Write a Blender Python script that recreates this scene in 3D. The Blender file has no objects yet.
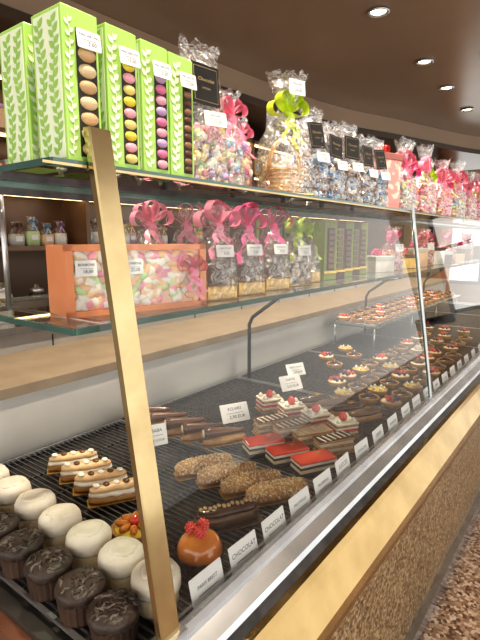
import bpy, bmesh, math, random
from mathutils import Vector, Matrix, noise
R=random.Random(7)
PI=math.pi
# ------------------------------------------------------------ materials
MC={}
def nodes(name):
    m=bpy.data.materials.new(name); m.use_nodes=True
    nt=m.node_tree; nt.nodes.clear()
    return m,nt,nt.nodes,nt.links
def M(name,c,c2=None,scale=20,rough=.5,metal=0,bump=0,bscale=None,coat=0,emit=0,detail=4,sss=0,stops=(.35,.65)):
    if name in MC: return MC[name]
    m,nt,N,L=nodes(name)
    o=N.new('ShaderNodeOutputMaterial'); p=N.new('ShaderNodeBsdfPrincipled')
    L.new(p.outputs[0],o.inputs[0])
    tc=N.new('ShaderNodeTexCoord')
    nz=N.new('ShaderNodeTexNoise'); nz.inputs['Scale'].default_value=scale; nz.inputs['Detail'].default_value=detail
    L.new(tc.outputs['Object'],nz.inputs['Vector'])
    if c2 is None: c2=tuple(x*.88 for x in c)
    cr=N.new('ShaderNodeValToRGB'); cr.color_ramp.elements[0].position=stops[0]; cr.color_ramp.elements[1].position=stops[1]
    cr.color_ramp.elements[0].color=(*c2,1); cr.color_ramp.elements[1].color=(*c,1)
    L.new(nz.outputs[0],cr.inputs[0]); L.new(cr.outputs[0],p.inputs['Base Color'])
    p.inputs['Roughness'].default_value=rough; p.inputs['Metallic'].default_value=metal
    p.inputs['Coat Weight'].default_value=coat
    if sss: p.inputs['Subsurface Weight'].default_value=sss; p.inputs['Subsurface Scale'].default_value=.01
    if emit:
        L.new(cr.outputs[0],p.inputs['Emission Color']); p.inputs['Emission Strength'].default_value=emit
    if bump:
        n2=N.new('ShaderNodeTexNoise'); n2.inputs['Scale'].default_value=bscale or scale*3; n2.inputs['Detail'].default_value=3
        L.new(tc.outputs['Object'],n2.inputs['Vector'])
        bp=N.new('ShaderNodeBump'); bp.inputs['Strength'].default_value=bump; bp.inputs['Distance'].default_value=.003
        L.new(n2.outputs[0],bp.inputs['Height']); L.new(bp.outputs[0],p.inputs['Normal'])
    MC[name]=m; return m
def film(name,tint,base=.06,edge=.5,rough=.12,bump=.6,bscale=35,gl=(1,1,1),ior=None):
    if name in MC: return MC[name]
    m,nt,N,L=nodes(name)
    o=N.new('ShaderNodeOutputMaterial'); mx=N.new('ShaderNodeMixShader')
    t=N.new('ShaderNodeBsdfTransparent'); t.inputs[0].default_value=(*tint,1)
    g=N.new('ShaderNodeBsdfGlossy'); g.inputs['Roughness'].default_value=rough; g.inputs[0].default_value=(*gl,1)
    if ior:
        lw=N.new('ShaderNodeFresnel'); lw.inputs[0].default_value=ior; fo=lw.outputs[0]
    else:
        lw=N.new('ShaderNodeLayerWeight'); lw.inputs[0].default_value=.45
        mr=N.new('ShaderNodeMapRange'); mr.inputs['To Min'].default_value=base; mr.inputs['To Max'].default_value=edge
        L.new(lw.outputs['Facing'],mr.inputs[0]); fo=mr.outputs[0]
    if bump:
        tc=N.new('ShaderNodeTexCoord'); nz=N.new('ShaderNodeTexNoise'); nz.inputs['Scale'].default_value=bscale; nz.inputs['Distortion'].default_value=1.5
        L.new(tc.outputs['Object'],nz.inputs['Vector'])
        bp=N.new('ShaderNodeBump'); bp.inputs['Strength'].default_value=bump; bp.inputs['Distance'].default_value=.01
        L.new(nz.outputs[0],bp.inputs['Height']); L.new(bp.outputs[0],g.inputs['Normal']); L.new(bp.outputs[0],lw.inputs['Normal'])
    L.new(fo,mx.inputs[0]); L.new(t.outputs[0],mx.inputs[1]); L.new(g.outputs[0],mx.inputs[2]); L.new(mx.outputs[0],o.inputs[0])
    MC[name]=m; return m
def terrazzo(name,cols,scale=110,rough=.3):
    m,nt,N,L=nodes(name)
    o=N.new('ShaderNodeOutputMaterial'); p=N.new('ShaderNodeBsdfPrincipled'); L.new(p.outputs[0],o.inputs[0])
    tc=N.new('ShaderNodeTexCoord'); v=N.new('ShaderNodeTexVoronoi'); v.inputs['Scale'].default_value=scale
    L.new(tc.outputs['Object'],v.inputs['Vector'])
    sp=N.new('ShaderNodeSeparateColor'); L.new(v.outputs['Color'],sp.inputs[0])
    cr=N.new('ShaderNodeValToRGB'); cr.color_ramp.interpolation='CONSTANT'
    e=cr.color_ramp.elements
    e[0].position=0; e[0].color=(*cols[0],1); e[1].position=1/len(cols); e[1].color=(*cols[1],1)
    for i,c in enumerate(cols[2:]):
        k=e.new((i+2)/len(cols)); k.color=(*c,1)
    L.new(sp.outputs[0],cr.inputs[0])
    n=N.new('ShaderNodeTexNoise'); n.inputs['Scale'].default_value=3; L.new(tc.outputs['Object'],n.inputs['Vector'])
    mx=N.new('ShaderNodeMixRGB'); mx.blend_type='MULTIPLY'; mx.inputs[0].default_value=.35
    L.new(cr.outputs[0],mx.inputs[1]); L.new(n.outputs[0],mx.inputs[2]); L.new(mx.outputs[0],p.inputs['Base Color'])
    p.inputs['Roughness'].default_value=rough
    return m
glass=film('front_glass',(.98,.99,.985),bump=0,rough=.0,ior=1.40)
shelfglass=film('shelf_glass',(.84,.91,.89),bump=0,rough=.02,ior=1.5)
cello=film('cellophane',(.95,.95,.95),base=.12,edge=.65,rough=.12,bump=1,bscale=55)
cellopink=film('cellophane_pink',(1,.84,.88),base=.2,edge=.7,rough=.18,bump=1,bscale=55,gl=(1,.82,.86))
edge=M('glass_edge',(.045,.10,.085),(.07,.15,.13),8,.15,coat=.5)
steel=M('brushed_steel',(.62,.64,.66),(.5,.52,.55),30,.28,.9)
steelw=M('steel_trim',(.58,.60,.63),(.46,.48,.51),12,.25,.85)
darkst=M('dark_steel',(.09,.09,.095),(.05,.05,.055),30,.35,.6)
wirem=M('rack_wire',(.25,.25,.26),(.15,.15,.16),60,.3,.8)
pan=M('rack_pan',(.06,.055,.05),(.085,.078,.07),8,.35,.3)
brass=M('brushed_brass',(.60,.48,.27),(.48,.37,.20),14,.19,1)
brassl=M('brass_lip',(.50,.36,.17),(.40,.28,.125),10,.16,1)
wood=M('case_wood',(.17,.07,.04),(.10,.04,.025),9,.4)
ledge=M('stone_ledge',(.29,.235,.175),(.23,.185,.135),12,.3)
whitep=M('white_panel',(.60,.59,.565),(.53,.52,.495),5,.4)
paper=M('card_paper',(.86,.86,.84),(.8,.8,.79),12,.6)
ink=M('ink',(.02,.025,.07),None,30,.6)
black=M('black_label',(.012,.012,.014),(.02,.02,.02),30,.4)
gold=M('gold_foil',(.72,.47,.14),(.55,.33,.08),40,.3,.7)
# ------------------------------------------------------------ mesh builder
TX={}
def textgeo(s,size):
    k=(s,size)
    if k in TX: return TX[k]
    cu=bpy.data.curves.new('t','FONT'); cu.body=s; cu.size=size; cu.align_x='CENTER'; cu.shear=.15; cu.resolution_u=2
    ob=bpy.data.objects.new('t',cu); bpy.context.collection.objects.link(ob)
    bpy.context.view_layer.update()
    me=bpy.data.meshes.new_from_object(ob.evaluated_get(bpy.context.evaluated_depsgraph_get()))
    g=([v.co.copy() for v in me.vertices],[list(p.vertices) for p in me.polygons])
    bpy.data.objects.remove(ob); bpy.data.curves.remove(cu); bpy.data.meshes.remove(me)
    TX[k]=g; return g
def TR(x=0,y=0,z=0,rx=0,ry=0,rz=0,s=1):
    return Matrix.Translation((x,y,z))@Matrix.Rotation(rz,4,'Z')@Matrix.Rotation(ry,4,'Y')@Matrix.Rotation(rx,4,'X')@Matrix.Scale(s,4)
class B:
    def __init__(s,name): s.n=name; s.bm=bmesh.new(); s.m=[]
    def mi(s,m):
        if m not in s.m: s.m.append(m)
        return s.m.index(m)
    def add(s,vs,fs,m,T=None,smooth=False):
        V=[s.bm.verts.new(T@Vector(v) if T is not None else Vector(v)) for v in vs]; k=s.mi(m)
        for f in fs:
            try: fc=s.bm.faces.new([V[i] for i in f])
            except ValueError: continue
            fc.material_index=k; fc.smooth=smooth
    def box(s,c,d,m,T=None):
        x,y,z=[q/2 for q in d]; cx,cy,cz=c
        vs=[(cx+a*x,cy+b*y,cz+e*z) for e in(-1,1) for b in(-1,1) for a in(-1,1)]
        s.add(vs,[(0,2,3,1),(4,5,7,6),(0,1,5,4),(2,6,7,3),(0,4,6,2),(1,3,7,5)],m,T)
    def loft(s,rings,m,T=None,smooth=True,cap=True,closed=True):
        n=len(rings[0]); vs=[p for r in rings for p in r]; fs=[]
        for i in range(len(rings)-1):
            for j in range(n if closed else n-1):
                k=(j+1)%n; fs.append((i*n+j,i*n+k,(i+1)*n+k,(i+1)*n+j))
        if cap:
            fs.append(tuple(range(n-1,-1,-1))); fs.append(tuple((len(rings)-1)*n+j for j in range(n)))
        s.add(vs,fs,m,T,smooth)
    def rbox(s,c,d,m,r=.003,T=None):
        x,y,z=d[0]/2,d[1]/2,d[2]
        def ring(ins,zz):
            out=[]
            for (sx,sy,a0) in((1,1,0),(-1,1,90),(-1,-1,180),(1,-1,270)):
                for k in range(3):
                    an=math.radians(a0+k*45)
                    out.append((c[0]+sx*(x-r)+(r-ins)*math.cos(an),c[1]+sy*(y-r)+(r-ins)*math.sin(an),zz))
            return out
        z0=c[2]-z/2; z1=c[2]+z/2; q=r*.6
        if q>z*.45: q=z*.3
        s.loft([ring(q,z0),ring(0,z0+q),ring(0,z1-q),ring(q,z1)],m,T,smooth=False)
    def lathe(s,prof,m,T=None,seg=20,fn=None,smooth=True,cap=True):
        rings=[]
        for i,(r,z) in enumerate(prof):
            ring=[]
            for j in range(seg):
                a=2*PI*j/seg; k=fn(a,z,i) if fn else 1
                ring.append((r*k*math.cos(a),r*k*math.sin(a),z))
            rings.append(ring)
        s.loft(rings,m,T,smooth,cap)
    def ell(s,c,r,m,T=None,seg=10,rings=6,rot=(0,0,0),nz=0):
        Q=Matrix.Translation(c)@Matrix.Rotation(rot[2],4,'Z')@Matrix.Rotation(rot[1],4,'Y')@Matrix.Rotation(rot[0],4,'X')
        if T is not None: Q=T@Q
        rr=[]
        for i in range(rings+1):
            t=-PI/2+PI*i/rings; 
            ct=max(math.cos(t),.02)
            ring=[]
            for j in range(seg):
                v=Vector((r[0]*ct*math.cos(2*PI*j/seg),r[1]*ct*math.sin(2*PI*j/seg),r[2]*math.sin(t)))
                if nz: v*=1+nz*noise.noise(v*90+Vector(c)*50)
                ring.append(v)
            rr.append(ring)
        s.loft(rr,m,Q)
    def tube(s,pts,r,m,T=None,seg=6):
        pts=[Vector(p) for p in pts]; rings=[]
        for i,p in enumerate(pts):
            d=(pts[min(i+1,len(pts)-1)]-pts[max(i-1,0)]).normalized()
            a=d.orthogonal().normalized() if i==0 else (a-d*a.dot(d)).normalized()
            b=d.cross(a); rad=r[i] if isinstance(r,(list,tuple)) else r
            rings.append([p+(a*math.cos(2*PI*j/seg)+b*math.sin(2*PI*j/seg))*rad for j in range(seg)])
        s.loft(rings,m,T)
    def quad(s,a,b,c,d,m,T=None): s.add([a,b,c,d],[(0,1,2,3)],m,T)
    def strip(s,pts,w,m,T=None):
        vs=[];n=len(pts)
        for i,p in enumerate(pts):
            wv=Vector(w[i] if isinstance(w,list) else w); vs+= [Vector(p)-wv,Vector(p)+wv]
        s.add(vs,[(2*i,2*i+1,2*i+3,2*i+2) for i in range(n-1)],m,T,True)
    def text(s,st,size,m,T):
        v,f=textgeo(st,size); s.add(v,f,m,T)
    def done(s,loc=(0,0,0),rz=0,parent=None,rx=0,sc=1):
        me=bpy.data.meshes.new(s.n); s.bm.normal_update(); s.bm.to_mesh(me); s.bm.free()
        for m in s.m: me.materials.append(m)
        o=bpy.data.objects.new(s.n,me); bpy.context.collection.objects.link(o)
        o.location=loc; o.rotation_euler=(rx,0,rz); o.scale=(sc,sc,sc)
        if parent: o.parent=parent
        return o
def empty(name,loc=(0,0,0)):
    o=bpy.data.objects.new(name,None); o.location=loc; bpy.context.collection.objects.link(o); return o
ZD,ZM,ZT=.82,1.245,1.44
XE=4.6
# ------------------------------------------------------------ room
floorm=terrazzo('terrazzo_floor',[(.27,.17,.11),(.40,.27,.19),(.13,.075,.05),(.50,.37,.28),(.32,.20,.135),(.62,.48,.38)],90)
panelm=terrazzo('terrazzo_panel',[(.22,.14,.07),(.34,.225,.115),(.11,.065,.035),(.46,.33,.18),(.26,.17,.085),(.57,.43,.26)],130)
b=B('floor'); b.box((3.5,.5,-.05),(11,5.2,.1),floorm); b.done()
ceilm=M('ceiling_paint',(.26,.185,.13),(.23,.165,.115),1.2,.25)
b=B('ceiling'); b.box((3.5,.5,2.60),(11,5.2,.1),ceilm); b.done()
wallm=M('wall_paint',(.17,.105,.07),(.13,.08,.05),1.5,.5)
b=B('wall_back'); b.box((3.5,3.05,1.275),(11,.1,2.55),wallm); b.done()
farm=M('wall_far_paint',(.66,.52,.36),(.60,.46,.31),1.5,.6)
b=B('wall_far'); 
b.box((9.05,2.75,1.275),(.1,.5,2.55),farm); b.box((9.05,.2,2.45),(.1,4.6,.2),farm); b.box((9.05,.2,.3),(.1,4.6,.6),farm)
b.box((9.05,-1.7,1.4),(.1,.6,1.9),farm); b.done()
orange=M('orange_column',(.62,.25,.09),(.5,.2,.07),4,.5)
b=B('window_1')
for y in (-1.4,-.3,.9,1.65,2.5): b.box((9.0,y,1.475),(.08,.07,1.75),darkst)
for z in (.62,1.75,2.33): b.box((9.0,.55,z),(.07,3.95,.06),darkst)
b.done()
b=B('column'); b.lathe([(.17,0),(.17,.08),(.13,.1),(.13,2.4),(.17,2.45),(.17,2.55)],orange,seg=24,smooth=False); b.done((7.6,1.95,0))
# curved bulkhead
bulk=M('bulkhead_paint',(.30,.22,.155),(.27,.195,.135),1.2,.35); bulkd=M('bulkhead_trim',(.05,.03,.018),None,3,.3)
cv=[(-2,2.25),(0,2.3),(1.5,2.3),(2.95,2.24),(4.16,2.1),(5,1.82),(5.7,1.6),(6.4,1.35),(7.2,.9),(7.8,.3)]
def smoothc(pts,n=6):
    out=[]
    for i in range(len(pts)-1):
        p0=pts[max(i-1,0)];p1=pts[i];p2=pts[i+1];p3=pts[min(i+2,len(pts)-1)]
        for k in range(n):
            t=k/n
            out.append(tuple(.5*((2*p1[q])+(-p0[q]+p2[q])*t+(2*p0[q]-5*p1[q]+4*p2[q]-p3[q])*t*t+(-p0[q]+3*p1[q]-3*p2[q]+p3[q])*t**3) for q in (0,1)))
    out.append(pts[-1]); return out
cs=smoothc(cv)
b=B('trim_ceiling_bulkhead')
b.loft([[(x,y,2.549) for x,y in cs],[(x,y,2.40) for x,y in cs]],bulk,cap=False,closed=False)
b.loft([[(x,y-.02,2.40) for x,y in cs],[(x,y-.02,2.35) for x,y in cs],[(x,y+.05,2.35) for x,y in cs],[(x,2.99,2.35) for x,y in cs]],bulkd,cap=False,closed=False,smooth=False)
b.loft([[(x,y,2.40) for x,y in cs],[(x,y-.02,2.40) for x,y in cs]],bulkd,cap=False,closed=False,smooth=False)
b.done()
# lights
lampm=M('lamp_glow',(1,.86,.6),(1,.86,.6),1,.5,emit=9)
for (x,y) in [(2.67,1.09),(3.56,1.11),(4.25,1.14),(5.05,1.16),(3.63,.72),(1.75,1.05),(.85,1.0),(5.9,1.0),(.3,.2),(1.6,.1)]:  # visible ceiling row; the nearer spots, out of view, are added to light the case
    e=empty('recessed_spotlight',(x,y,2.55))
    b=B('trim_ring'); b.lathe([(.045,.0),(.055,-.004),(.06,-.01),(.05,-.014),(.042,-.006),(.04,-.001)],steelw,seg=24); b.done(parent=e)
    b=B('lens'); b.lathe([(.041,-.002),(.035,-.007),(.01,-.009)],lampm,seg=20); b.done(parent=e)
    l=bpy.data.lights.new('spot','SPOT'); l.energy=74 if x<3.2 else 55; l.spot_size=1.9; l.spot_blend=.8; l.shadow_soft_size=.04; l.color=(1,.86,.68)
    o=bpy.data.objects.new('spot_beam',l); bpy.context.collection.objects.link(o); o.location=(0,0,-.03); o.parent=e
# ------------------------------------------------------------ display case
case=empty('display_case',(0,0,0))
def cbox(name,x0,x1,y0,y1,z0,z1,m):
    b=B(name); b.box(((x0+x1)/2,(y0+y1)/2,(z0+z1)/2),(x1-x0,y1-y0,z1-z0),m); return b.done(parent=case)
cbox('front_panel',.3,XE,.40,.44,.06,.70,panelm)
cbox('base_trim',.3,XE,.375,.44,0,.06,steelw)
cbox('end_panel',.28,.31,.44,1.43,0,.79,wood)
cbox('back_panel',.3,XE,1.40,1.43,0,.97,whitep)
cbox('deck_pan',.3,XE,.41,1.125,.76,.80,pan)
cbox('riser',.3,XE,1.125,1.15,.78,.975,whitep)
cbox('rear_ledge',.25,XE,1.105,1.45,.975,1.0,ledge)
cbox('riser_trim',.3,XE,1.118,1.126,.80,.812,darkst)
def profile(name,pts,m,x0,x1):
    b=B(name); b.loft([[(x0,y,z) for y,z in pts],[(x1,y,z) for y,z in pts]],m,smooth=False); return b.done(parent=case)
profile('front_rail',[(.410,.80),(.405,.83),(.402,.85),(.392,.85),(.385,.843),(.383,.836),(.362,.824),(.355,.812),(.352,.78),(.41,.76)],steelw,.27,XE)
profile('rail_groove',[(.356,.816),(.342,.806),(.338,.77),(.35,.77)],darkst,.27,XE)
profile('brass_lip',[(.345,.808),(.333,.808),(.325,.80),(.300,.762),(.292,.75),(.289,.735),(.29,.72),(.34,.70),(.42,.69),(.42,.76)],brassl,.27,XE)
# wire racks
b=B('wire_racks')
x=.335
while x<XE-.3:
    b.box((x,.77,ZD-.0015),(.0028,.68,.003),wirem); x+=.0135
for y in (.44,.56,.67,.775,.88,.99,1.10): b.box((2.3,y,ZD-.005),(3.95,.004,.004),wirem)
x=.32
while x<XE-.3:
    for dx in (0,.55): 
        b.box((x+dx+.003,.77,ZD-.002),(.006,.68,.006),steel)
    b.box((x+.275,.433,ZD-.002),(.55,.005,.005),steel); b.box((x+.275,1.105,ZD-.002),(.55,.006,.006),steel)
    for yy in(.45,1.09):
        for dx in(.02,.53): b.box((x+dx,yy,.808),(.008,.008,.018),darkst)
    x+=.565
b.done(parent=case)
gy=lambda z:.40+(z-.85)*.155
for i,(xa,xb) in enumerate([(.36,1.535),(1.545,2.715),(2.725,3.9)]):
    b=B('glass_panel_%d'%(i+1)); b.quad((xa,gy(.85),.85),(xb,gy(.85),.85),(xb,gy(1.43),1.43),(xa,gy(1.43),1.43),glass)
    b.done(parent=case)
    b=B('glass_panel_edge_%d'%(i+1))
    b.tube([(xb,gy(.85),.85),(xb,gy(1.43),1.43)],.003,edge)
    b.tube([(xa,gy(.85),.85),(xa,gy(1.43),1.43)],.002,edge); b.done(parent=case)
def post(xc,w,t,m,z1=1.478):
    b=B('post'); z0=.845
    def pts(z):
        y0=gy(z)-t; y1=gy(z)-.001; c=.002
        return [(xc-w/2,y0+c,z),(xc-w/2+c,y0,z),(xc+w/2-c,y0,z),(xc+w/2,y0+c,z),(xc+w/2,y1,z),(xc-w/2,y1,z)]
    b.loft([pts(z0),pts(z1)],m,smooth=False)
    b.box((xc,gy(z0)-t/2,z0),(w*1.4,t*1.8,.02),steel)
    return b.done(parent=case)
post(.373,.032,.012,brass)
post(1.54,.014,.006,steel,1.45); post(2.72,.014,.006,steel,1.45); post(3.9,.02,.012,brass,1.45)
# shelves
def shelf(name,x0,x1,y0,y1,z,t=.008):
    b=B(name)
    b.quad((x0,y0,z),(x1,y0,z),(x1,y1,z),(x0,y1,z),shelfglass)
    b.box(((x0+x1)/2,y0,z-t/2),(x1-x0,.004,t),edge); b.box(((x0+x1)/2,y1,z-t/2),(x1-x0,.004,t),edge)
    b.box((x0,(y0+y1)/2,z-t/2),(.004,y1-y0,t),edge); b.box((x1,(y0+y1)/2,z-t/2),(.004,y1-y0,t),edge)
    b.done(parent=case)
shelf('top_shelf',.315,XE-.2,.497,.80,ZT); shelf('mid_shelf',.33,XE-.3,.495,.86,ZM); shelf('rear_tier',2.2,3.9,.84,1.09,.935)
b=B('rear_tier_feet')
for xx in (2.23,2.8,3.3,3.85):
    for yy in (.86,1.07): b.tube([(xx,yy,.80),(xx,yy,.928)],.005,steel)
for k in range(4): b.rbox((2.42+k*.41,.965,.9375),(.38,.22,.005),steel,.01)
b.done(parent=case)
b=B('top_shelf_rail'); b.box((2.35,.79,ZT-.012),(4.1,.012,.012),darkst); b.box((2.35,.4925,ZT-.0065),(4.1,.003,.003),brass); b.done(parent=case)
b=B('mid_shelf_rail'); b.box((2.3,.845,ZM-.014),(4.0,.012,.012),darkst); b.done(parent=case)
for i,xx in enumerate((.42,1.466,2.6,3.7)):
    b=B('shelf_bracket_%d'%(i+1))
    if i: b.tube([(xx,1.06,.80),(xx,1.06,1.03),(xx,1.045,1.06),(xx,.80,1.235)],.007,darkst,seg=8); b.lathe([(.022,0),(.022,.006),(.01,.01)],darkst,TR(xx,1.06,.8))
    b.tube([(xx,.82,1.235),(xx,.82,1.425)],.005,steel,seg=8)
    b.tube([(xx,.5,1.233),(xx,.86,1.233)],.004,steel)
    b.done(parent=case)
# ------------------------------------------------------------ cards
NAMES=['FLAN','TARTE CITRON','PARIS BREST','ECLAIR CAFE','OPERA','FRAISIER','MILLEFEUILLE','BABA','CHOCOLAT','FINANCIER','SUCCES','ROYAL','RELIGIEUSE','NOISETTE']
def card_into(b,w,h,T,l1,l2,col=paper):
    b.rbox((0,0,0),(w,h,.0012),col,.002,T)
    b.text(l1,min(h*.22,w*1.25/len(l1)),ink,T@TR(0,h*.14,.0009)); b.text(l2,min(h*.30,w*1.2/len(l2)),ink,T@TR(w*.05,-h*.30,.0009))
    b.box((0,-h*.02,.0009),(w*.6,h*.015,.0002),ink,T)
def price_card(x,y,z,w=.064,h=.046,rz=0,lean=.3,l1=None,l2=None):
    b=B('price_card')
    T=TR(0,0,h/2*math.cos(lean)+.002,rx=PI/2-lean)
    card_into(b,w,h,T,l1 or R.choice(NAMES),l2 or '%d,%d0 EUR'%(R.randint(2,5),R.randint(1,9)))
    b.box((0,.001,.001),(w*.5,.008,.002),steel)
    return b.done((x,y,z),rz)
for i,x in enumerate([.475,.565,.655,.745,.84,.935,1.04,1.145,1.25,1.36,1.46,1.57,1.68,1.79,1.90,2.01,2.13,2.26,2.4,2.55]):
    price_card(x,.416,ZD-.004,.070,.058,R.uniform(-.03,.03),.24)
price_card(1.07,.825,ZD+.001,.09,.055,-.45,.5,'ECLAIRS','2,90 EUR'); price_card(1.43,.85,ZD,.09,.055,-.4,.5,'TARTES','3,50 EUR')
price_card(1.60,.93,ZD,.085,.05,-.4,.5); price_card(.815,.885,ZD,.055,.055,-.4,.3)
# ------------------------------------------------------------ pastries
def capsule(b,L,W,H,m,z0=0,T=None,n=14,seg=12,nz=0,p=2.6,flat=.25,sc=60,seed=0):
    rings=[]
    for i in range(n+1):
        t=-1+2*i/n; tt=math.sin(t*PI/2); k=max((1-abs(tt)**p)**(1/p),.05)
        ring=[]
        for j in range(seg):
            a=2*PI*j/seg; yy=math.cos(a)*W/2*k; s_=math.sin(a)
            zz=(s_*H*(1-flat) if s_>0 else s_*H*flat)*(k**.6)
            v=Vector((tt*L/2,yy,zz+H*flat))
            if nz:
                d=noise.noise(v*sc+Vector((seed*3.1,seed,0)))*nz; v+=Vector((0,math.cos(a)*d,s_*d))
            v.z+=z0; ring.append(v)
        rings.append(ring)
    b.loft(rings,m,T)
crust=M('choux_crust',(.55,.30,.11),(.40,.19,.06),40,.55,bump=.3)
tan=M('tan_fondant',(.74,.53,.30),(.62,.40,.20),40,.4,bump=.2)
choc=M('dark_chocolate',(.055,.022,.012),(.09,.04,.02),30,.22,coat=.4)
milk=M('milk_chocolate',(.16,.07,.03),(.11,.045,.02),30,.3,coat=.3)
cream=M('pastry_cream',(.82,.72,.52),(.76,.62,.40),30,.45)
whitec=M('whipped_cream',(.86,.81,.71),(.81,.74,.62),30,.5,bump=.2)
red=M('raspberry_glaze',(.80,.10,.035),(.66,.05,.02),15,.08,coat=1)
orangeg=M('apricot_glaze',(.72,.27,.04),(.58,.17,.025),15,.1,coat=1)
straw=M('strawberry',(.62,.02,.02),(.75,.10,.05),120,.25,coat=.6)
nutm=M('chopped_nuts',(.64,.43,.22),(.46,.27,.12),120,.6); nutm2=M('sugar_nuts',(.78,.63,.42),(.64,.47,.27),120,.6)
cup=M('brown_paper_cup',(.07,.035,.02),(.04,.02,.012),30,.7)
icing=M('coconut_icing',(.88,.82,.71),(.81,.73,.59),50,.6,bump=.3,bscale=120)
icingside=M('pale_sponge',(.78,.66,.45),(.68,.54,.32),50,.6,bump=.4)
dchoc=M('chocolate_sponge',(.030,.02,.016),(.055,.038,.03),50,.45,bump=.6,bscale=120)
dust=M('sugar_dust',(.17,.14,.12),(.06,.045,.037),160,.6)
leafg=M('leaf_green',(.10,.28,.05),None,30,.5)
lemon=M('lemon_curd',(.80,.58,.10),(.72,.48,.07),20,.12,coat=.8)
blueb=M('blueberry',(.05,.04,.12),(.09,.08,.2),80,.35)
def doily(b,L,W,m=None): b.rbox((0,0,.001),(L,W,.002),m or gold,.004)
def white_cake(x,y,s):
    b=B('coconut_cake'); rr=R.uniform(.97,1.03)
    b.lathe([(.0275*rr,0),(.029*rr,.004),(.0305*rr,.03)],icingside,seg=32,fn=lambda a,z,i:1+.012*math.sin(16*a))
    b.lathe([(.0308,.026),(.0330,.031),(.0335,.038),(.0325,.046),(.028,.0525),(.018,.0545),(.006,.0535)],icing,seg=32,
        fn=lambda a,z,i:1+.07*noise.noise(Vector((math.cos(a)*1.5,math.sin(a)*1.5,z*40+s*5))))
    b.lathe([(.014,.0535),(.0205,.0538),(.0205,.0548),(.017,.0560),(.010,.0556),(.004,.0545)],icing,seg=24,fn=lambda a,z,i:1+.3*noise.noise(Vector((math.cos(a)*2.5,math.sin(a)*2.5,s*5))))
    b.done((x,y,ZD),R.uniform(0,6),sc=1.09)
def choc_cake(x,y,s):
    b=B('chocolate_cake'); r2=random.Random(s+400)
    b.lathe([(.0275,0),(.029,.003),(.0325,.034),(.0335,.038)],cup,seg=64,fn=lambda a,z,i:1+.02*math.sin(22*a),smooth=False)
    b.lathe([(.032,.032),(.0345,.038),(.0352,.044),(.033,.0495),(.02,.0515),(.006,.0515)],dchoc,seg=40,
        fn=lambda a,z,i:1+.05*noise.noise(Vector((math.cos(a)*3,math.sin(a)*3,z*60+s*5))))
    # crinkled top: irregular wavy folds all across the crown
    for k in range(30):
        a0=r2.uniform(0,2*PI); rr=.030*math.sqrt(r2.random()); cx,cy=rr*math.cos(a0),rr*math.sin(a0); d=r2.uniform(0,PI); L=r2.uniform(.006,.012)
        pts=[]
        for q in range(6):
            t=(q-2.5)/2.5; xx=cx+L*t*math.cos(d)-.0018*math.sin(t*4+k)*math.sin(d); yy=cy+L*t*math.sin(d)+.0018*math.sin(t*4+k)*math.cos(d)
            h=math.hypot(xx,yy)
            if h>.032: xx*=.032/h; yy*=.032/h; h=.032
            pts.append((xx,yy,.0520-(h/.032)**4*.0025))
        b.tube(pts,[.0008,.0018,.0023,.0023,.0018,.0008],(dchoc,dust)[k%5<2],seg=6)
    b.done((x,y,ZD),R.uniform(0,6))
for i,y in enumerate([.975,.89,.805,.72,.637,.554,.476]): white_cake(.430+R.uniform(-.002,.002),y,i)
for i,y in enumerate([.95,.87,.79,.710,.630,.550,.475]): choc_cake(.3515,y,i)
ER=-.56
def cream_eclair(x,y,s):
    b=B('cream_eclair'); doily(b,.118,.038)
    capsule(b,.114,.038,.020,crust,.002,nz=.002,seed=s)
    capsule(b,.112,.036,.014,whitec,.014,nz=.005,sc=90,seed=s+3)
    capsule(b,.108,.030,.015,tan,.023,nz=.003,seed=s+9)
    for k in range(5): b.ell((-.040+k*.020,.0,.0375),(.007,.009,.0035),(whitec,milk)[k%2],rot=(0,0,.4))
    b.done((x,y,ZD),ER+R.uniform(-.06,.06))
for i,(x,y) in enumerate([(.610,.95),(.600,.885),(.590,.82),(.582,.758)]): cream_eclair(x,y,i)
def nut_eclair(x,y,s):
    b=B('hazelnut_eclair'); doily(b,.14,.044)
    capsule(b,.14,.048,.034,crust,.002,nz=.004,seed=s)
    r2=random.Random(s)
    for k in range(520):
        t=r2.uniform(-.97,.97); a=r2.uniform(.05,PI-.05); kk=(1-abs(t)**2.6)**(1/2.6)
        p=(t*.07,math.cos(a)*.0245*kk,.0105+math.sin(a)*.0265*kk**.6)
        q=r2.uniform(.0014,.0030)
        b.box((0,0,0),(q*1.5,q,q),nutm if k%3==0 else nutm2,TR(*p,rx=r2.uniform(0,3),ry=r2.uniform(0,3),rz=r2.uniform(0,3)))
    b.done((x,y,ZD),ER+R.uniform(-.05,.05))
for i,y in enumerate([.690,.624,.558,.494]): nut_eclair(.785+R.uniform(-.005,.005),y,i)
def choc_eclair(x,y,s,L=.14,rz=None,top=None):
    b=B('chocolate_eclair'); doily(b,L*1.02,.044,cup)
    capsule(b,L,.042,.028,crust,.002,nz=.002,seed=s)
    capsule(b,L*.93,.037,.02,top or choc,.018,nz=.0015,seed=s)
    b.box((L*.12,0,.0385),(.022,.014,.001),gold,TR(rz=.3))
    b.done((x,y,ZD),(ER if rz is None else rz)+R.uniform(-.05,.05))
b=B('chocolate_log_cake'); b.rbox((0,0,.0015),(.14,.056,.003),cup,.006); capsule(b,.13,.046,.030,milk,.003,nz=.002); capsule(b,.12,.036,.016,choc,.022,nz=.003)
for k in range(12): b.ell((-.05+k*.009,.003*math.sin(k*2),.038),(.004,.006,.003),nutm)
b.done((.650,.522,ZD),ER)
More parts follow.
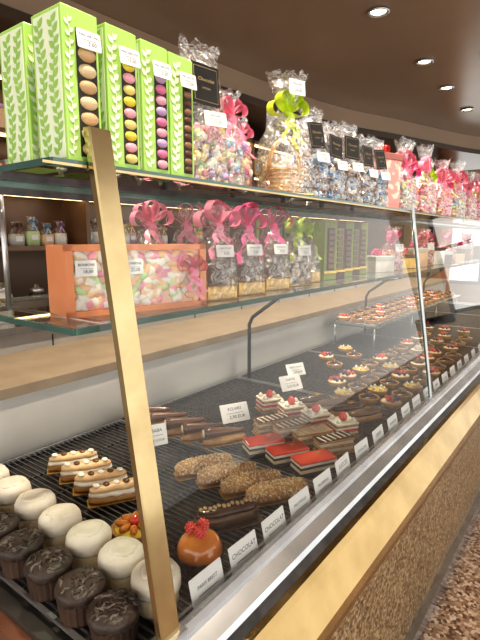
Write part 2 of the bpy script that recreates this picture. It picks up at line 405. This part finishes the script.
def cone(x,y,s):
    b=B('praline_pastry'); doily(b,.12,.04)
    capsule(b,.12,.036,.022,crust,.002,seed=s)
    rings=[]
    for i in range(9):
        t=i/8; xx=-.055+.11*t; r=.006+.012*t
        rings.append([(xx,r*math.cos(a*PI/6),.028+t*.006+r*math.sin(a*PI/6)*.9) for a in range(12)])
    b.loft(rings,milk)
    b.ell((.055,0,.034),(.006,.018,.017),choc); b.ell((.058,0,.034),(.004,.012,.012),cream)
    b.done((x,y,ZD),ER+PI+R.uniform(-.1,.1))
for i,(x,y) in enumerate([(.93,1.03),(.925,.955),(.925,.885),(.925,.82),(.935,.755)]): cone(x,y,i)
def glazed(x,y,s):
    b=B('raspberry_glazed_cake'); b.rbox((0,0,.001),(.104,.056,.002),black,.003)
    z=.002
    for m,h in ((dchoc,.008),(cream,.008),(dchoc,.006),(whitec,.006)):
        b.rbox((0,0,z+h/2),(.096,.049,h),m,.002); z+=h
    b.rbox((0,0,z+.003),(.097,.050,.007),red,.003)
    b.box((.02,.004,z+.007),(.012,.008,.001),gold,TR(rz=.3))
    b.done((x,y,ZD),ER+R.uniform(-.05,.05))
for i,(x,y) in enumerate([(.948,.640),(.941,.566),(.936,.492)]): glazed(x,y,i)
puff=M('puff_pastry',(.55,.30,.11),(.36,.17,.05),80,.6,bump=.6,bscale=150)
fond=M('fondant_stripes',(.86,.80,.68),(.80,.72,.56),30,.25,coat=.4)
def mille(x,y,s):
    b=B('millefeuille'); b.rbox((0,0,.001),(.108,.046,.002),gold,.003); z=.002
    for m,h in ((puff,.007),(cream,.009),(puff,.006),(cream,.009),(puff,.006)):
        b.rbox((0,0,z+h/2),(.102 if m is puff else .096,.040 if m is puff else .036,h),m,.0025); z+=h
    b.rbox((0,0,z+.001),(.101,.039,.003),(choc,milk,tan)[s%3],.001)
    for k in range(6): b.box((-.04+k*.016,0,z+.003),(.004,.034,.001),fond,TR(rz=.2))
    b.done((x,y,ZD),ER+R.uniform(-.06,.06))
for i,(x,y) in enumerate([(1.072,.695),(1.070,.630),(1.062,.565),(1.056,.500)]): mille(x,y,i)
for i,(x,y) in enumerate([(1.325,.70),(1.325,.64),(1.315,.58),(1.305,.52)]): choc_eclair(x,y,i,.12,None,(choc,milk)[i%2])
def strawcake(x,y,s):
    b=B('strawberry_shortcake'); b.rbox((0,0,.001),(.076,.066,.002),gold,.003); z=.002
    for m,h in ((puff,.008),(whitec,.006),(straw,.008),(whitec,.006),(puff,.006)):
        b.rbox((0,0,z+h/2),(.068,.058,h),m,.003); z+=h
    b.rbox((0,0,z+.003),(.069,.059,.006),whitec,.0025)
    for k in range(4):
        sx,sy=((-1,-1),(1,-1),(1,1),(-1,1))[k]
        b.lathe([(.006,0),(.0085,.004),(.005,.009),(.001,.013)],whitec,TR(sx*.022,sy*.018,z+.005),seg=10,fn=lambda a,z,i:1+.15*math.sin(5*a))
    b.lathe([(.002,0),(.009,.003),(.012,.009),(.0105,.016),(.006,.022),(.001,.025)],straw,TR(0,0,z+.005),seg=14)
    for k in range(4): b.quad((0,0,z+.008),(.006,.002,z+.006),(.014,0,z+.007),(.006,-.002,z+.006),leafg,TR(rz=k*1.57))
    b.done((x,y,ZD),ER+R.uniform(-.06,.06))
for i,(x,y) in enumerate([(1.215,.80),(1.20,.710),(1.185,.62),(1.172,.530)]): strawcake(x,y,i)
def tart(x,y,kind,s,z=None):
    b=B({0:'lemon_tart',1:'berry_tart',2:'chocolate_tart',3:'cream_tart'}[kind])
    b.lathe([(.026,0),(.028,.002),(.034,.018),(.033,.020),(.031,.017)],crust,seg=40,fn=lambda a,z,i:1+.025*math.sin(18*a))
    top=(lemon,cream,choc,whitec)[kind]
    b.lathe([(.0315,.015),(.030,.019),(.02,.022),(.005,.023)],top,seg=20)
    if kind==1:
        for k in range(9):
            a=k*2.4; rr=.008*math.sqrt(k)
            b.ell((rr*math.cos(a),rr*math.sin(a),.028),(.0065,.0065,.0075),(straw,straw,blueb)[k%3],nz=.1)
    elif kind==3:
        b.lathe([(.018,.02),(.021,.026),(.014,.034),(.009,.040),(.002,.046)],(cream,milk)[s%2],seg=20,fn=lambda a,z,i:1+.1*math.sin(6*a+z*90))
        b.ell((0,0,.046),(.007,.007,.006),straw)
    elif kind==2:
        b.lathe([(.012,.022),(.014,.028),(.008,.034),(.002,.038)],milk,seg=16,fn=lambda a,z,i:1+.1*math.sin(6*a+z*90)); b.box((.01,0,.03),(.002,.014,.016),gold,TR(rz=.5))
    else:
        for k in range(6): b.lathe([(.004,.021),(.0055,.025),(.001,.031)],whitec,TR(.022*math.cos(k*1.05),.022*math.sin(k*1.05),0),seg=8)
    b.done((x,y,ZD if z is None else z),R.uniform(0,6))
rows=[(1.47,[.50,.58,.66],(1,2,0)),(1.57,[.50,.58,.66,.74],(2,0,2,1)),(1.68,[.50,.58,.66,.74],(0,2,2,1)),(1.79,[.50,.58,.66,.74],(2,1,2,0)),(1.90,[.50,.58,.66,.74],(1,2,0,2)),
(2.02,[.50,.58,.66,.74],(2,3,2,1)),(2.14,[.50,.58,.66,.74],(2,1,2,2)),(2.27,[.50,.58,.66,.74],(2,1,3,2)),(2.40,[.55,.65,.75],(1,2,1)),(2.55,[.55,.65,.75],(2,1,3)),(2.7,[.55,.65,.75],(2,1,2)),(2.9,[.6,.7,.8],(1,1,3))]
s=0
for X,ys,ks in rows:
    for y,k in zip(ys,ks): s+=1; tart(X+R.uniform(-.008,.008),y+R.uniform(-.005,.005),k,s)
for i in range(16):
    for j in range(3): tart(2.27+i*.1,.89+j*.075,(2,2,1,2,2)[(i*2+j)%5],i,.94)
for i in range(4): tart(1.80+i*.1,(.86,.95)[i%2],(2,1,2,0,2)[i%5],i)
# dome tart and fruit tart
b=B('peach_dome_tart')
b.lathe([(.030,0),(.033,.003),(.040,.028),(.042,.030),(.038,.024)],cup,seg=56,fn=lambda a,z,i:1+.03*math.sin(20*a),smooth=False)
b.lathe([(.037,.020),(.038,.030),(.036,.042),(.029,.052),(.018,.058),(.004,.060)],orangeg,seg=28)
for k,(dx,dy) in enumerate([(-.005,-.007),(.014,.004),(-.006,.013)]):
    for q in range(34):
        a=q*2.4; t=q/34; rr=.0085*math.sqrt(max(0,1-(t*2-1)**2*.85))
        b.ell((dx+rr*math.cos(a),dy+rr*math.sin(a),.058+t*.016),(.0024,.0024,.0024),straw,seg=7,rings=5)
    b.ell((dx,dy,.066),(.0078,.0078,.0095),straw)
b.done((.530,.482,ZD))
b=B('fruit_tart')
b.lathe([(.033,0),(.035,.002),(.042,.02),(.041,.022),(.038,.018)],crust,seg=40,fn=lambda a,z,i:1+.025*math.sin(18*a))
b.lathe([(.039,.016),(.034,.022),(.005,.025)],lemon,seg=20)
for k in range(8): b.ell((.022*math.cos(k*.785),.022*math.sin(k*.785),.027),(.013,.007,.006),orangeg,rot=(0,0,k*.785))
b.ell((0,0,.03),(.009,.009,.009),straw)
b.done((.520,.630,ZD))
# ------------------------------------------------------------ wraps
pastel=[M('candy_pink',(.86,.40,.50),None,30,.3),M('candy_white',(.86,.81,.73),None,30,.3),M('candy_green',(.55,.70,.38),None,30,.3),M('candy_peach',(.88,.58,.36),None,30,.3),M('candy_blue',(.38,.56,.74),None,30,.3),M('candy_yellow',(.86,.70,.26),None,30,.3),M('candy_lilac',(.56,.38,.62),None,30,.3)]
blues=[M('candy_dblue',(.08,.22,.48),None,30,.3),pastel[4],pastel[1],M('candy_brown',(.22,.09,.04),None,30,.3),MC['candy_brown']]
pinks=[pastel[0],M('candy_rose',(.78,.13,.27),None,30,.3),pastel[1],pastel[3],gold]
rp=M('ribbon_pink',(.88,.15,.38),(.80,.09,.30),20,.35); rlp=M('ribbon_lightpink',(.90,.34,.47),(.84,.26,.38),20,.35)
rg=M('ribbon_green',(.62,.78,.05),(.52,.68,.04),20,.35); rred=M('ribbon_red',(.75,.10,.10),None,20,.35)
wicker=M('wicker',(.74,.50,.22),(.58,.36,.14),60,.6)
def bow(b,c,size,m,rz=0,w=.009,loops=4,tails=3,r2=R):
    T=TR(*c,rz=rz)
    for k in range(loops):
        ph=[.35,PI-.35,.95,PI-.95,1.57,0][k%6]+r2.uniform(-.1,.1); tilt=r2.uniform(-.5,.5)
        d=Vector((math.cos(ph),math.sin(tilt)*.6,math.sin(ph))); n=Vector((-math.sin(ph),0,math.cos(ph)))
        pts=[d*size*math.sin(PI*t/10)+n*size*.33*math.sin(2*PI*t/10) for t in range(11)]
        b.strip(pts,Vector((0,w,0)),m,T)
    for k in range(tails):
        sx=(-1,1,.3)[k%3]; ln=size*r2.uniform(1.2,1.8)
        pts=[Vector((sx*ln*.45*t/8+.004*math.sin(t*1.7),-.004-.01*t/8-.003*math.cos(t*1.7),-ln*t/8)) for t in range(9)]
        b.strip(pts,Vector((w*.6,0,.0)),m,T)
    b.ell((0,0,0),(w*.9,w*.9,w*.8),m,T)
def sring(w,d,z,n=28,cr=0,seed=0,p=3.2):
    out=[]
    for j in range(n):
        a=2*PI*j/n; c_,s_=math.cos(a),math.sin(a)
        q=(abs(c_)**p+abs(s_)**p)**(-1/p)
        k=1+cr*noise.noise(Vector((c_*3+seed,s_*3,z*35)))+cr*.5*math.sin(j*PI)
        out.append((w/2*q*c_*k,d/2*q*s_*k,z))
    return out
gline=M('gold_line',(.45,.33,.15),None,9,.4)
def gift_bag(x,y,z,w,d,h,colors,fill=.45,bowm=rp,label='black',rz=0,filmm=None,neck=.68,seed=0,name='gift_bag',content='candy',bows=.03,csize=.009):
    b=B(name); r2=random.Random(seed)
    b.rbox((0,0,.002),(w*.9,d*.9,.004),gold,.003)
    hn=h*neck
    if content=='candy':
        zz=.008
        while zz<h*fill:
            for k in range(int(w*d/(csize*csize*2.6))):
                cx=r2.uniform(-.41,.41)*w; cy=r2.uniform(-.41,.41)*d
                b.ell((cx,cy,zz+r2.uniform(0,.006)),(csize*1.05,csize*.75,csize*.7),r2.choice(colors),seg=8,rings=5,rot=(r2.uniform(0,3),r2.uniform(0,3),r2.uniform(0,3)))
            zz+=csize*1.15
    elif content=='choc':
        b.rbox((0,0,.014),(w*.88,d*.88,.024),gold,.003)
        b.lathe([(w*.2,.026),(w*.34,.04),(w*.42,.065),(w*.35,.09),(w*.20,.112),(w*.03,.12)],milk,seg=18)
        for sx in(-1,1): b.ell((sx*w*.17,-d*.05,.118),(w*.08,w*.05,w*.22),milk,rot=(0,sx*.3,0))
        for k in range(16): b.ell((r2.uniform(-.4,.4)*w,r2.uniform(-.4,.4)*d,.031),(.008,.006,.006),r2.choice(colors),seg=8,rings=5)
    elif content=='basket':
        W=min(w,.098)
        b.lathe([(W*.28,.004),(W*.34,.012),(W*.42,.050),(W*.44,.053),(W*.40,.047)],wicker,seg=40,fn=lambda a,z,i:1+.06*math.sin(20*a),smooth=False)
        for q in range(6):
            rr=W*(.31+q*.022); zz=.010+q*.008
            b.tube([(rr*math.cos(t*PI/14)*(1.05 if t%2 else .98),rr*math.sin(t*PI/14)*(1.05 if t%2 else .98),zz) for t in range(29)],.0028,wicker,seg=5)
        for hh in(-.004,.004): b.tube([(W*.42*math.cos(t*PI/12),hh,.050+.065*math.sin(t*PI/12)) for t in range(13)],.003,wicker)
        for k in range(30): b.ell((r2.uniform(-.28,.28)*W,r2.uniform(-.28,.28)*W,.048+r2.uniform(0,.014)),(.012,.009,.009),r2.choice(colors),seg=8,rings=5,rot=(r2.uniform(0,3),0,r2.uniform(0,3)))
    fm=filmm or cello
    rings=[sring(w,d,.003,cr=.02,seed=seed),sring(w*1.03,d*1.05,h*.12,cr=.05,seed=seed),sring(w*1.02,d*1.05,h*.3,cr=.06,seed=seed),sring(w*.95,d*.95,h*.45,cr=.08,seed=seed),
       sring(w*.62,d*.6,hn*.88,cr=.12,seed=seed,p=2.4),sring(w*.22,d*.25,hn,cr=.15,seed=seed,p=2),sring(w*.45,d*.4,hn+(h-hn)*.35,cr=.35,seed=seed,p=2),sring(w*.85,d*.6,h*.97,cr=.5,seed=seed,p=2)]
    if not bowm:
        rings[4]=sring(w*.88,d*.7,h*.68,cr=.12,seed=seed); rings[5]=sring(w*.82,d*.4,h*.8,cr=.15,seed=seed); rings[6]=sring(w*.80,d*.25,h*.9,cr=.2,seed=seed); rings[7]=sring(w*.86,d*.2,h,cr=.3,seed=seed)
    rings[-1]=[(p[0],p[1],p[2]+.02*noise.noise(Vector((p[0]*90,p[1]*90,seed)))) for p in rings[-1]]
    b.loft(rings,fm,cap=False)
    if bowm: bow(b,(0,-d*.12,hn),bows,bowm,rz=r2.uniform(-.4,.4),w=.009 if bows<.04 else .010,r2=r2,loops=4 if bows<.04 else 5)
    Tl=TR(0,-d*.56,h*.52,rx=PI/2-.15)
    if label=='black':
        Tb=TR(0,-d*.34,h*.70,rx=PI/2-.18,rz=r2.uniform(-.12,.12))@TR(rz=r2.uniform(-.12,.12))
        b.rbox((0,0,0),(w*.62,h*.29,.001),black,.002,Tb)
        b.rbox((0,0,.0006),(w*.53,h*.245,.0004),gline,.001,Tb); b.rbox((0,0,.0010),(w*.515,h*.238,.0004),black,.001,Tb)
        b.text('Chocolat',w*.10,gline,Tb@TR(0,h*.02,.0014)); b.text('artisan',w*.07,gline,Tb@TR(0,-h*.035,.0014))
        card_into(b,w*.5,w*.28,TR(w*.1,-d*.60,h*.46,rx=PI/2-.2,ry=.0,rz=.05),'DRAGEES','12,50')
    elif label=='white': card_into(b,w*.5,w*.3,Tl,'CHOCOLAT','9,50')
    elif label=='top': card_into(b,w*.38,w*.28,TR(0,-d*.4,h*.84,rx=PI/2-.1),'PAQUES','24,00')
    b.done((x,y,z),rz)
V=-.35
gift_bag(.655,.580,ZT,.088,.065,.235,pastel,.42,None,'black',V,seed=1)
gift_bag(.742,.585,ZT,.055,.05,.185,pastel,.45,rlp,None,V,seed=2,bows=.034,neck=.74)
gift_bag(.795,.600,ZT,.045,.045,.15,pinks,.42,rlp,None,V,seed=3,bows=.028,neck=.75)
gift_bag(.885,.550,ZT,.105,.09,.245,pastel,.3,rg,'top',V,seed=4,content='basket',neck=.66,bows=.045)
for i,X in enumerate((1.01,1.105,1.20,1.30,1.395)):
    gift_bag(X,.56,ZT,.078,.06,(.20,.185,.20,.19,.195)[i],blues,.5,None,'black',V+.1*(i%2),seed=10+i)
for i,X in enumerate((1.04,1.17,1.30)): gift_bag(X,.67,ZT,.075,.06,.215,blues if i%2 else pastel,.5,None,'black',V,seed=30+i)
b=B('patterned_gift_box'); pb=M('patterned_card',(.80,.30,.28),(.75,.62,.50),35,.5,stops=(.45,.5))
b.rbox((0,0,.08),(.10,.07,.16),pb,.003); b.rbox((0,0,.162),(.104,.074,.02),M('box_lid',(.35,.12,.10),None,20,.5),.003); bow(b,(0,0,.175),.03,rred); b.done((1.515,.585,ZT),V)
pk=[(1.635+i*.118,(.56,.59)[i%2]) for i in range(18)]
for i,(X,Y) in enumerate(pk):
    gift_bag(X,Y,ZT,.095,.068,(.235,.205,.255,.22)[i%4],pinks if i%3 else pastel,.42,(rlp,rp,rlp,rg)[i%4],(None,'white')[i%2],V,filmm=cellopink if i%3==1 else cello,seed=50+i,bows=.052,neck=.62,content='basket' if i%4==3 else 'candy')
# ---- green macaron boxes
gr=M('green_card',(.43,.68,.17),(.39,.63,.14),6,.45); wl=M('pale_leaf_ground',(.82,.89,.68),(.78,.86,.62),8,.5); lfg=M('printed_leaf_green',(.36,.60,.14),None,20,.5); dk=M('box_inside',(.03,.03,.02),None,9,.6)
macs={'beige':[M('mac_beige',(.62,.41,.22),None,60,.5),M('mac_cream',(.76,.58,.36),None,60,.5)],'yel':[pastel[5],pastel[0],M('mac_lemon',(.85,.72,.08),None,60,.5)],'pink':[pastel[0],M('mac_rose',(.72,.20,.36),None,60,.5),pastel[6]],'choc':[M('mac_choc',(.12,.05,.03),None,60,.5),M('mac_cafe',(.28,.15,.08),None,60,.5)]}
def leaf(b,x,y,L,W,ang,m,T):
    pts=[];n=6
    for i in range(n+1):
        t=i/n; pts.append((t*L,W*math.sin(PI*t**.8)))
    for i in range(n-1,0,-1):
        t=i/n; pts.append((t*L,-W*math.sin(PI*t**.8)))
    c,s_=math.cos(ang),math.sin(ang)
    vs=[(x+c*p-s_*q,y+s_*p+c*q,0) for p,q in pts]
    b.add(vs,[tuple(range(len(vs)))],m,T)
def leaves(b,w,h,T,seed,mleaf):
    r2=random.Random(seed)
    nc=max(1,round(w/.028)); cw=w/nc
    for c in range(nc):
        x0=-w/2+cw*(c+.5); y=-h/2+.004; ph=r2.uniform(0,6)
        while y<h/2-.014:
            nx=x0+cw*.12*math.sin(y*70+ph)
            for sd in(-1,1):
                a=PI/2-sd*(.80+r2.uniform(-.1,.1)); L=min(cw*.56,.016)*r2.uniform(.85,1)
                leaf(b,nx,y+(.004 if sd>0 else 0),L,L*.28,a,mleaf,T)
            b.box((nx,y+.005,0),(.0008,.0125,.0002),mleaf,T)
            y+=.0115
def green_box(x,y,key,w=.048,d=.06,h=.166,seed=0,tag=True,win=.022,off=.004):
    b=B('macaron_gift_box')
    b.rbox((0,0,h/2),(w,d,h),gr,.0012)
    b.box((0,0,h+.0008),(w*.9,d*.9,.0016),gr)
    b.box((-w/2-.0002,0,h/2),(.0004,d*.84,h*.95),wl)
    leaves(b,d*.82,h*.95,TR(-w/2-.0008,0,h/2,rz=-PI/2,rx=0)@TR(rx=PI/2),seed,lfg)
    fx=w*.5-win/2-off
    b.box((fx,-d/2-.0002,h*.46),(win,.001,h*.84),dk)
    lw=w-win-off*1.5
    leaves(b,lw,h*.95,TR(-w/2+lw/2,-d/2-.0008,h/2,rx=PI/2),seed+5,wl)
    n=int(h*.84/(win*.62)); 
    for k in range(n):
        b.ell((fx,-d/2+.001,h*.04+(k+.5)*h*.84/n),(win*.46,win*.36,win*.29),macs[key][k%len(macs[key])],seg=14,rings=7)
    if tag: card_into(b,.030,.021,TR(.004,-d/2-.010,h*.80,rx=PI/2-.15,ry=0,rz=-.1),'MACARONS','15,00')
    b.done((x,y,ZT),0)
green_box(.364,.532,'beige',seed=1,win=.027); green_box(.425,.534,'yel',seed=2,win=.022); green_box(.482,.536,'pink',seed=3,win=.022); green_box(.535,.538,'choc',seed=4,win=.018)
green_box(.365,.61,'pink',seed=5,tag=False); green_box(.43,.615,'choc',seed=6,tag=False)
# ---- candy window box on mid shelf
ob=M('peach_card',(.82,.34,.16),(.76,.28,.13),8,.45)
b=B('candy_gift_box'); L_,D_,H_=.225,.075,.098
b.rbox((0,0,H_/2),(L_,D_,H_),ob,.0015)
b.box((.0,-D_/2-.0002,H_*.5),(L_*.90,.001,H_*.84),M('window_back',(.80,.50,.40),None,9,.4))
r2=random.Random(5)
for k in range(170):
    b.ell((r2.uniform(-.43,.43)*L_,-D_/2-.0005,r2.uniform(.13,.87)*H_),(.0125,.004,.0068),r2.choice([pastel[0],pastel[1],pastel[3],pastel[1],pastel[2],pastel[3]]),seg=10,rings=6,rot=(0,r2.uniform(-1.3,1.3),0))
for z in(.04,.96): b.box((0,-D_/2-.003,H_*z),(L_,.006,H_*.08),ob)
for x in(-.475,.475): b.box((x*L_,-D_/2-.003,H_*.5),(L_*.05,.006,H_),ob)
card_into(b,.030,.022,TR(-.085,-D_/2-.009,H_*.68,rx=PI/2-.1),'BONBONS','18,00'); card_into(b,.030,.022,TR(-.015,-D_/2-.009,H_*.68,rx=PI/2-.1),'BONBONS','22,00')
bow(b,(.085,-D_/2-.008,H_*.6),.026,rlp,w=.007)
b.done((.490,.582,ZM),-.26)
cocoa=[MC['candy_brown'],milk,pastel[1],pastel[3]]
for i,(X,Y,bm_) in enumerate([(.660,.552,rlp),(.755,.557,rp),(.86,.565,rp)]):
    gift_bag(X,Y,ZM,.070,.06,.165,cocoa,.4,bm_,'white',V,seed=70+i,content='choc',neck=.80,bows=.042)
gift_bag(.73,.69,ZM,.07,.06,.165,pinks,.4,rlp,None,V,seed=77,content='choc',neck=.82,bows=.042)
gift_bag(.64,.70,ZM,.07,.06,.165,pinks,.4,rlp,None,V,seed=78,content='choc',neck=.82,bows=.042)
gift_bag(.83,.68,ZM,.07,.06,.165,pinks,.4,rp,None,V,seed=81,content='choc',neck=.82,bows=.042)
gift_bag(.975,.575,ZM,.075,.06,.155,cocoa,.4,rg,'white',V,seed=79,neck=.78,bows=.038)
gift_bag(1.07,.60,ZM,.065,.06,.15,cocoa,.4,rg,None,V,seed=80,content='choc',neck=.78,bows=.034)
ol=M('olive_card',(.26,.30,.07),(.20,.23,.05),9,.5); brn=M('brown_card',(.10,.05,.03),(.07,.035,.02),9,.5)
def barbox(x,y):
    b=B('chocolate_bar_box'); mm=(ol,brn)[barbox.i%2]; b.rbox((0,0,.075),(.045,.05,.15),mm,.0015); b.box((0,-.0255,.08),(.026,.001,.11),(brn,ol)[barbox.i%2])
    for k in range(7): b.rbox((0,-.026,.035+k*.015),(.020,.004,.011),milk,.001)
    b.box((0,-.026,.02),(.045,.001,.006),gold); b.rbox((0,0,.152),(.046,.051,.004),mm,.001); b.done((x,y,ZM),V); barbox.i+=1
barbox.i=0
for i in range(5): barbox(1.17+i*.066,.60+.006*i)
for i in range(6): barbox(.94+i*.07,.70+.004*i)
for i in range(12):
    X=1.55+i*.125
    if i%3==1:
        gift_bag(X,.60,ZM,.085,.065,.15,pinks,.4,(rlp,rp)[i%2],'white',V,seed=200+i,neck=.7,bows=.036,filmm=cellopink); continue
    b=B('chocolate_box'); cc=(pastel[1],brn,gold,pastel[3],milk)[i%5]
    b.rbox((0,0,.02+.01*(i%2)),(.09,.07,.04+.02*(i%2)),cc,.002); b.rbox((0,0,.045+.02*(i%2)),(.093,.073,.014),(whitep,ol,brn)[i%3],.002); bow(b,(0,0,.056+.02*(i%2)),.022,(rp,gold,rlp)[i%3],w=.005); b.done((X,.60,ZM),V)
# ------------------------------------------------------------ staff side furniture
bc=empty('back_counter')
b=B('cabinet'); b.box((3.3,2.72,.43),(6.6,.5,.86),whitep); 
for k in range(11): b.box((.3+k*.6,2.468,.45),(.006,.006,.74),darkst)
b.done(parent=bc)
b=B('worktop'); b.box((3.3,2.70,.88),(6.7,.58,.04),steelw); b.done(parent=bc)
sh=empty('display_rack'); shw=M('shelf_wood',(.22,.12,.06),(.16,.085,.04),6,.35)
bk=M('shelf_back',(.17,.09,.045),(.12,.06,.03),4,.3)
b=B('shelf_boards')
b.box((3.3,2.975,1.77),(6.6,.03,.97),bk)
for z in (1.30,1.62,1.94,2.24): b.box((3.3,2.83,z),(6.6,.28,.025),shw)
for k in range(8): b.box((.1+k*.92,2.83,1.77),(.03,.28,.96),shw)
for k in range(8): b.box((.1+k*.92,2.93,1.10),(.03,.06,.38),darkst)
b.done(parent=sh)
warmled=M('shelf_led',(1,.70,.35),(1,.70,.35),1,.5,emit=8)
b=B('led_strips')
for z in (1.60,1.92,2.22): b.box((3.3,2.73,z),(6.4,.01,.008),warmled)
b.done(parent=sh)
r2=random.Random(99)
allc=pastel+pinks+[gold,milk,gr,whitep,choc,lemon,orangeg]
def rowobj(name,z,x0,x1,kind,step):
    b=B(name); x=x0
    while x<x1:
        k=(x-.1)%.92
        if k<.06 or k>.86: x+=step*.5; continue
        y=2.81+r2.uniform(-.03,.02); h=r2.uniform(.14,.22); m=r2.choice(allc); m2=r2.choice(allc)
        if kind=='jar':
            b.lathe([(.03,0),(.034,.006),(.034,h*.7),(.025,h*.8)],m,TR(x,y,z),seg=14); b.lathe([(.028,h*.8),(.028,h*.95),(.02,h*.96)],m2,TR(x,y,z),seg=14)
        elif kind=='bag':
            b.loft([sring(.085,.06,0),sring(.09,.065,h*.3),sring(.085,.06,h*.5)],m,TR(x,y,z)); b.loft([sring(.084,.058,h*.5),sring(.075,.05,h*.65),sring(.025,.02,h*.78,p=2),sring(.075,.04,h,p=2,cr=.3)],cello,TR(x,y,z),cap=False); bow(b,(x,y-.02,z+h*.78),.03,m2,w=.008,tails=2)
            b.box((x,y-.034,z+h*.3),(.04,.002,.03),paper)
        else:
            b.rbox((x,y,z+h/2),(.08,.06,h),m,.002); b.box((x,y-.031,z+h*.55),(.05,.002,h*.4),m2); b.rbox((x,y,z+h+.006),(.083,.063,.012),m2,.002)
        x+=step
    b.done(parent=sh)
rowobj('candy_bag_row',1.3125,.2,3.2,'bag',.10); rowobj('jam_jar_row',1.3125,3.3,6.4,'jar',.09)
rowobj('gift_box_row',1.6325,.2,3.2,'box',.10); rowobj('candy_bag_row',1.6325,3.3,6.4,'bag',.10)
rowobj('jam_jar_row',1.9525,.2,3.2,'jar',.09); rowobj('gift_box_row',1.9525,3.3,6.4,'box',.11)
def cjar(x):
    b=B('storage_jar'); h=r2.uniform(.16,.24); b.lathe([(.045,0),(.05,.01),(.05,h*.75),(.035,h*.85)],r2.choice(allc),seg=18); b.lathe([(.038,h*.85),(.04,h*.95),(.015,h),(.012,h*1.1)],steel,seg=18); b.done((x,2.6,.90))
for k in range(20): cjar(.9+k*.2)
# ------------------------------------------------------------ world + camera
w=bpy.data.worlds.new('World'); bpy.context.scene.world=w; w.use_nodes=True
bg=w.node_tree.nodes['Background']; bg.inputs[0].default_value=(1,.96,.90,1); bg.inputs[1].default_value=1.65
a=math.radians(37);p=math.radians(9.5)
f=Vector((math.cos(a)*math.cos(p),math.sin(a)*math.cos(p),-math.sin(p))); r=Vector((math.sin(a),-math.cos(a),0)); u=r.cross(f)
cd=bpy.data.cameras.new('camera'); cam=bpy.data.objects.new('camera',cd); bpy.context.collection.objects.link(cam)
cd.sensor_fit='VERTICAL'; cd.sensor_height=24; cd.lens=18; cd.clip_start=.01
Mx=Matrix((r,u,-f)).transposed().to_4x4(); Mx.translation=(0,0,1.35); cam.matrix_world=Mx
bpy.context.scene.camera=cam
vs=bpy.context.scene.view_settings
vs.view_transform='Standard'
try: vs.look='Medium High Contrast'
except Exception as ex: print(ex)
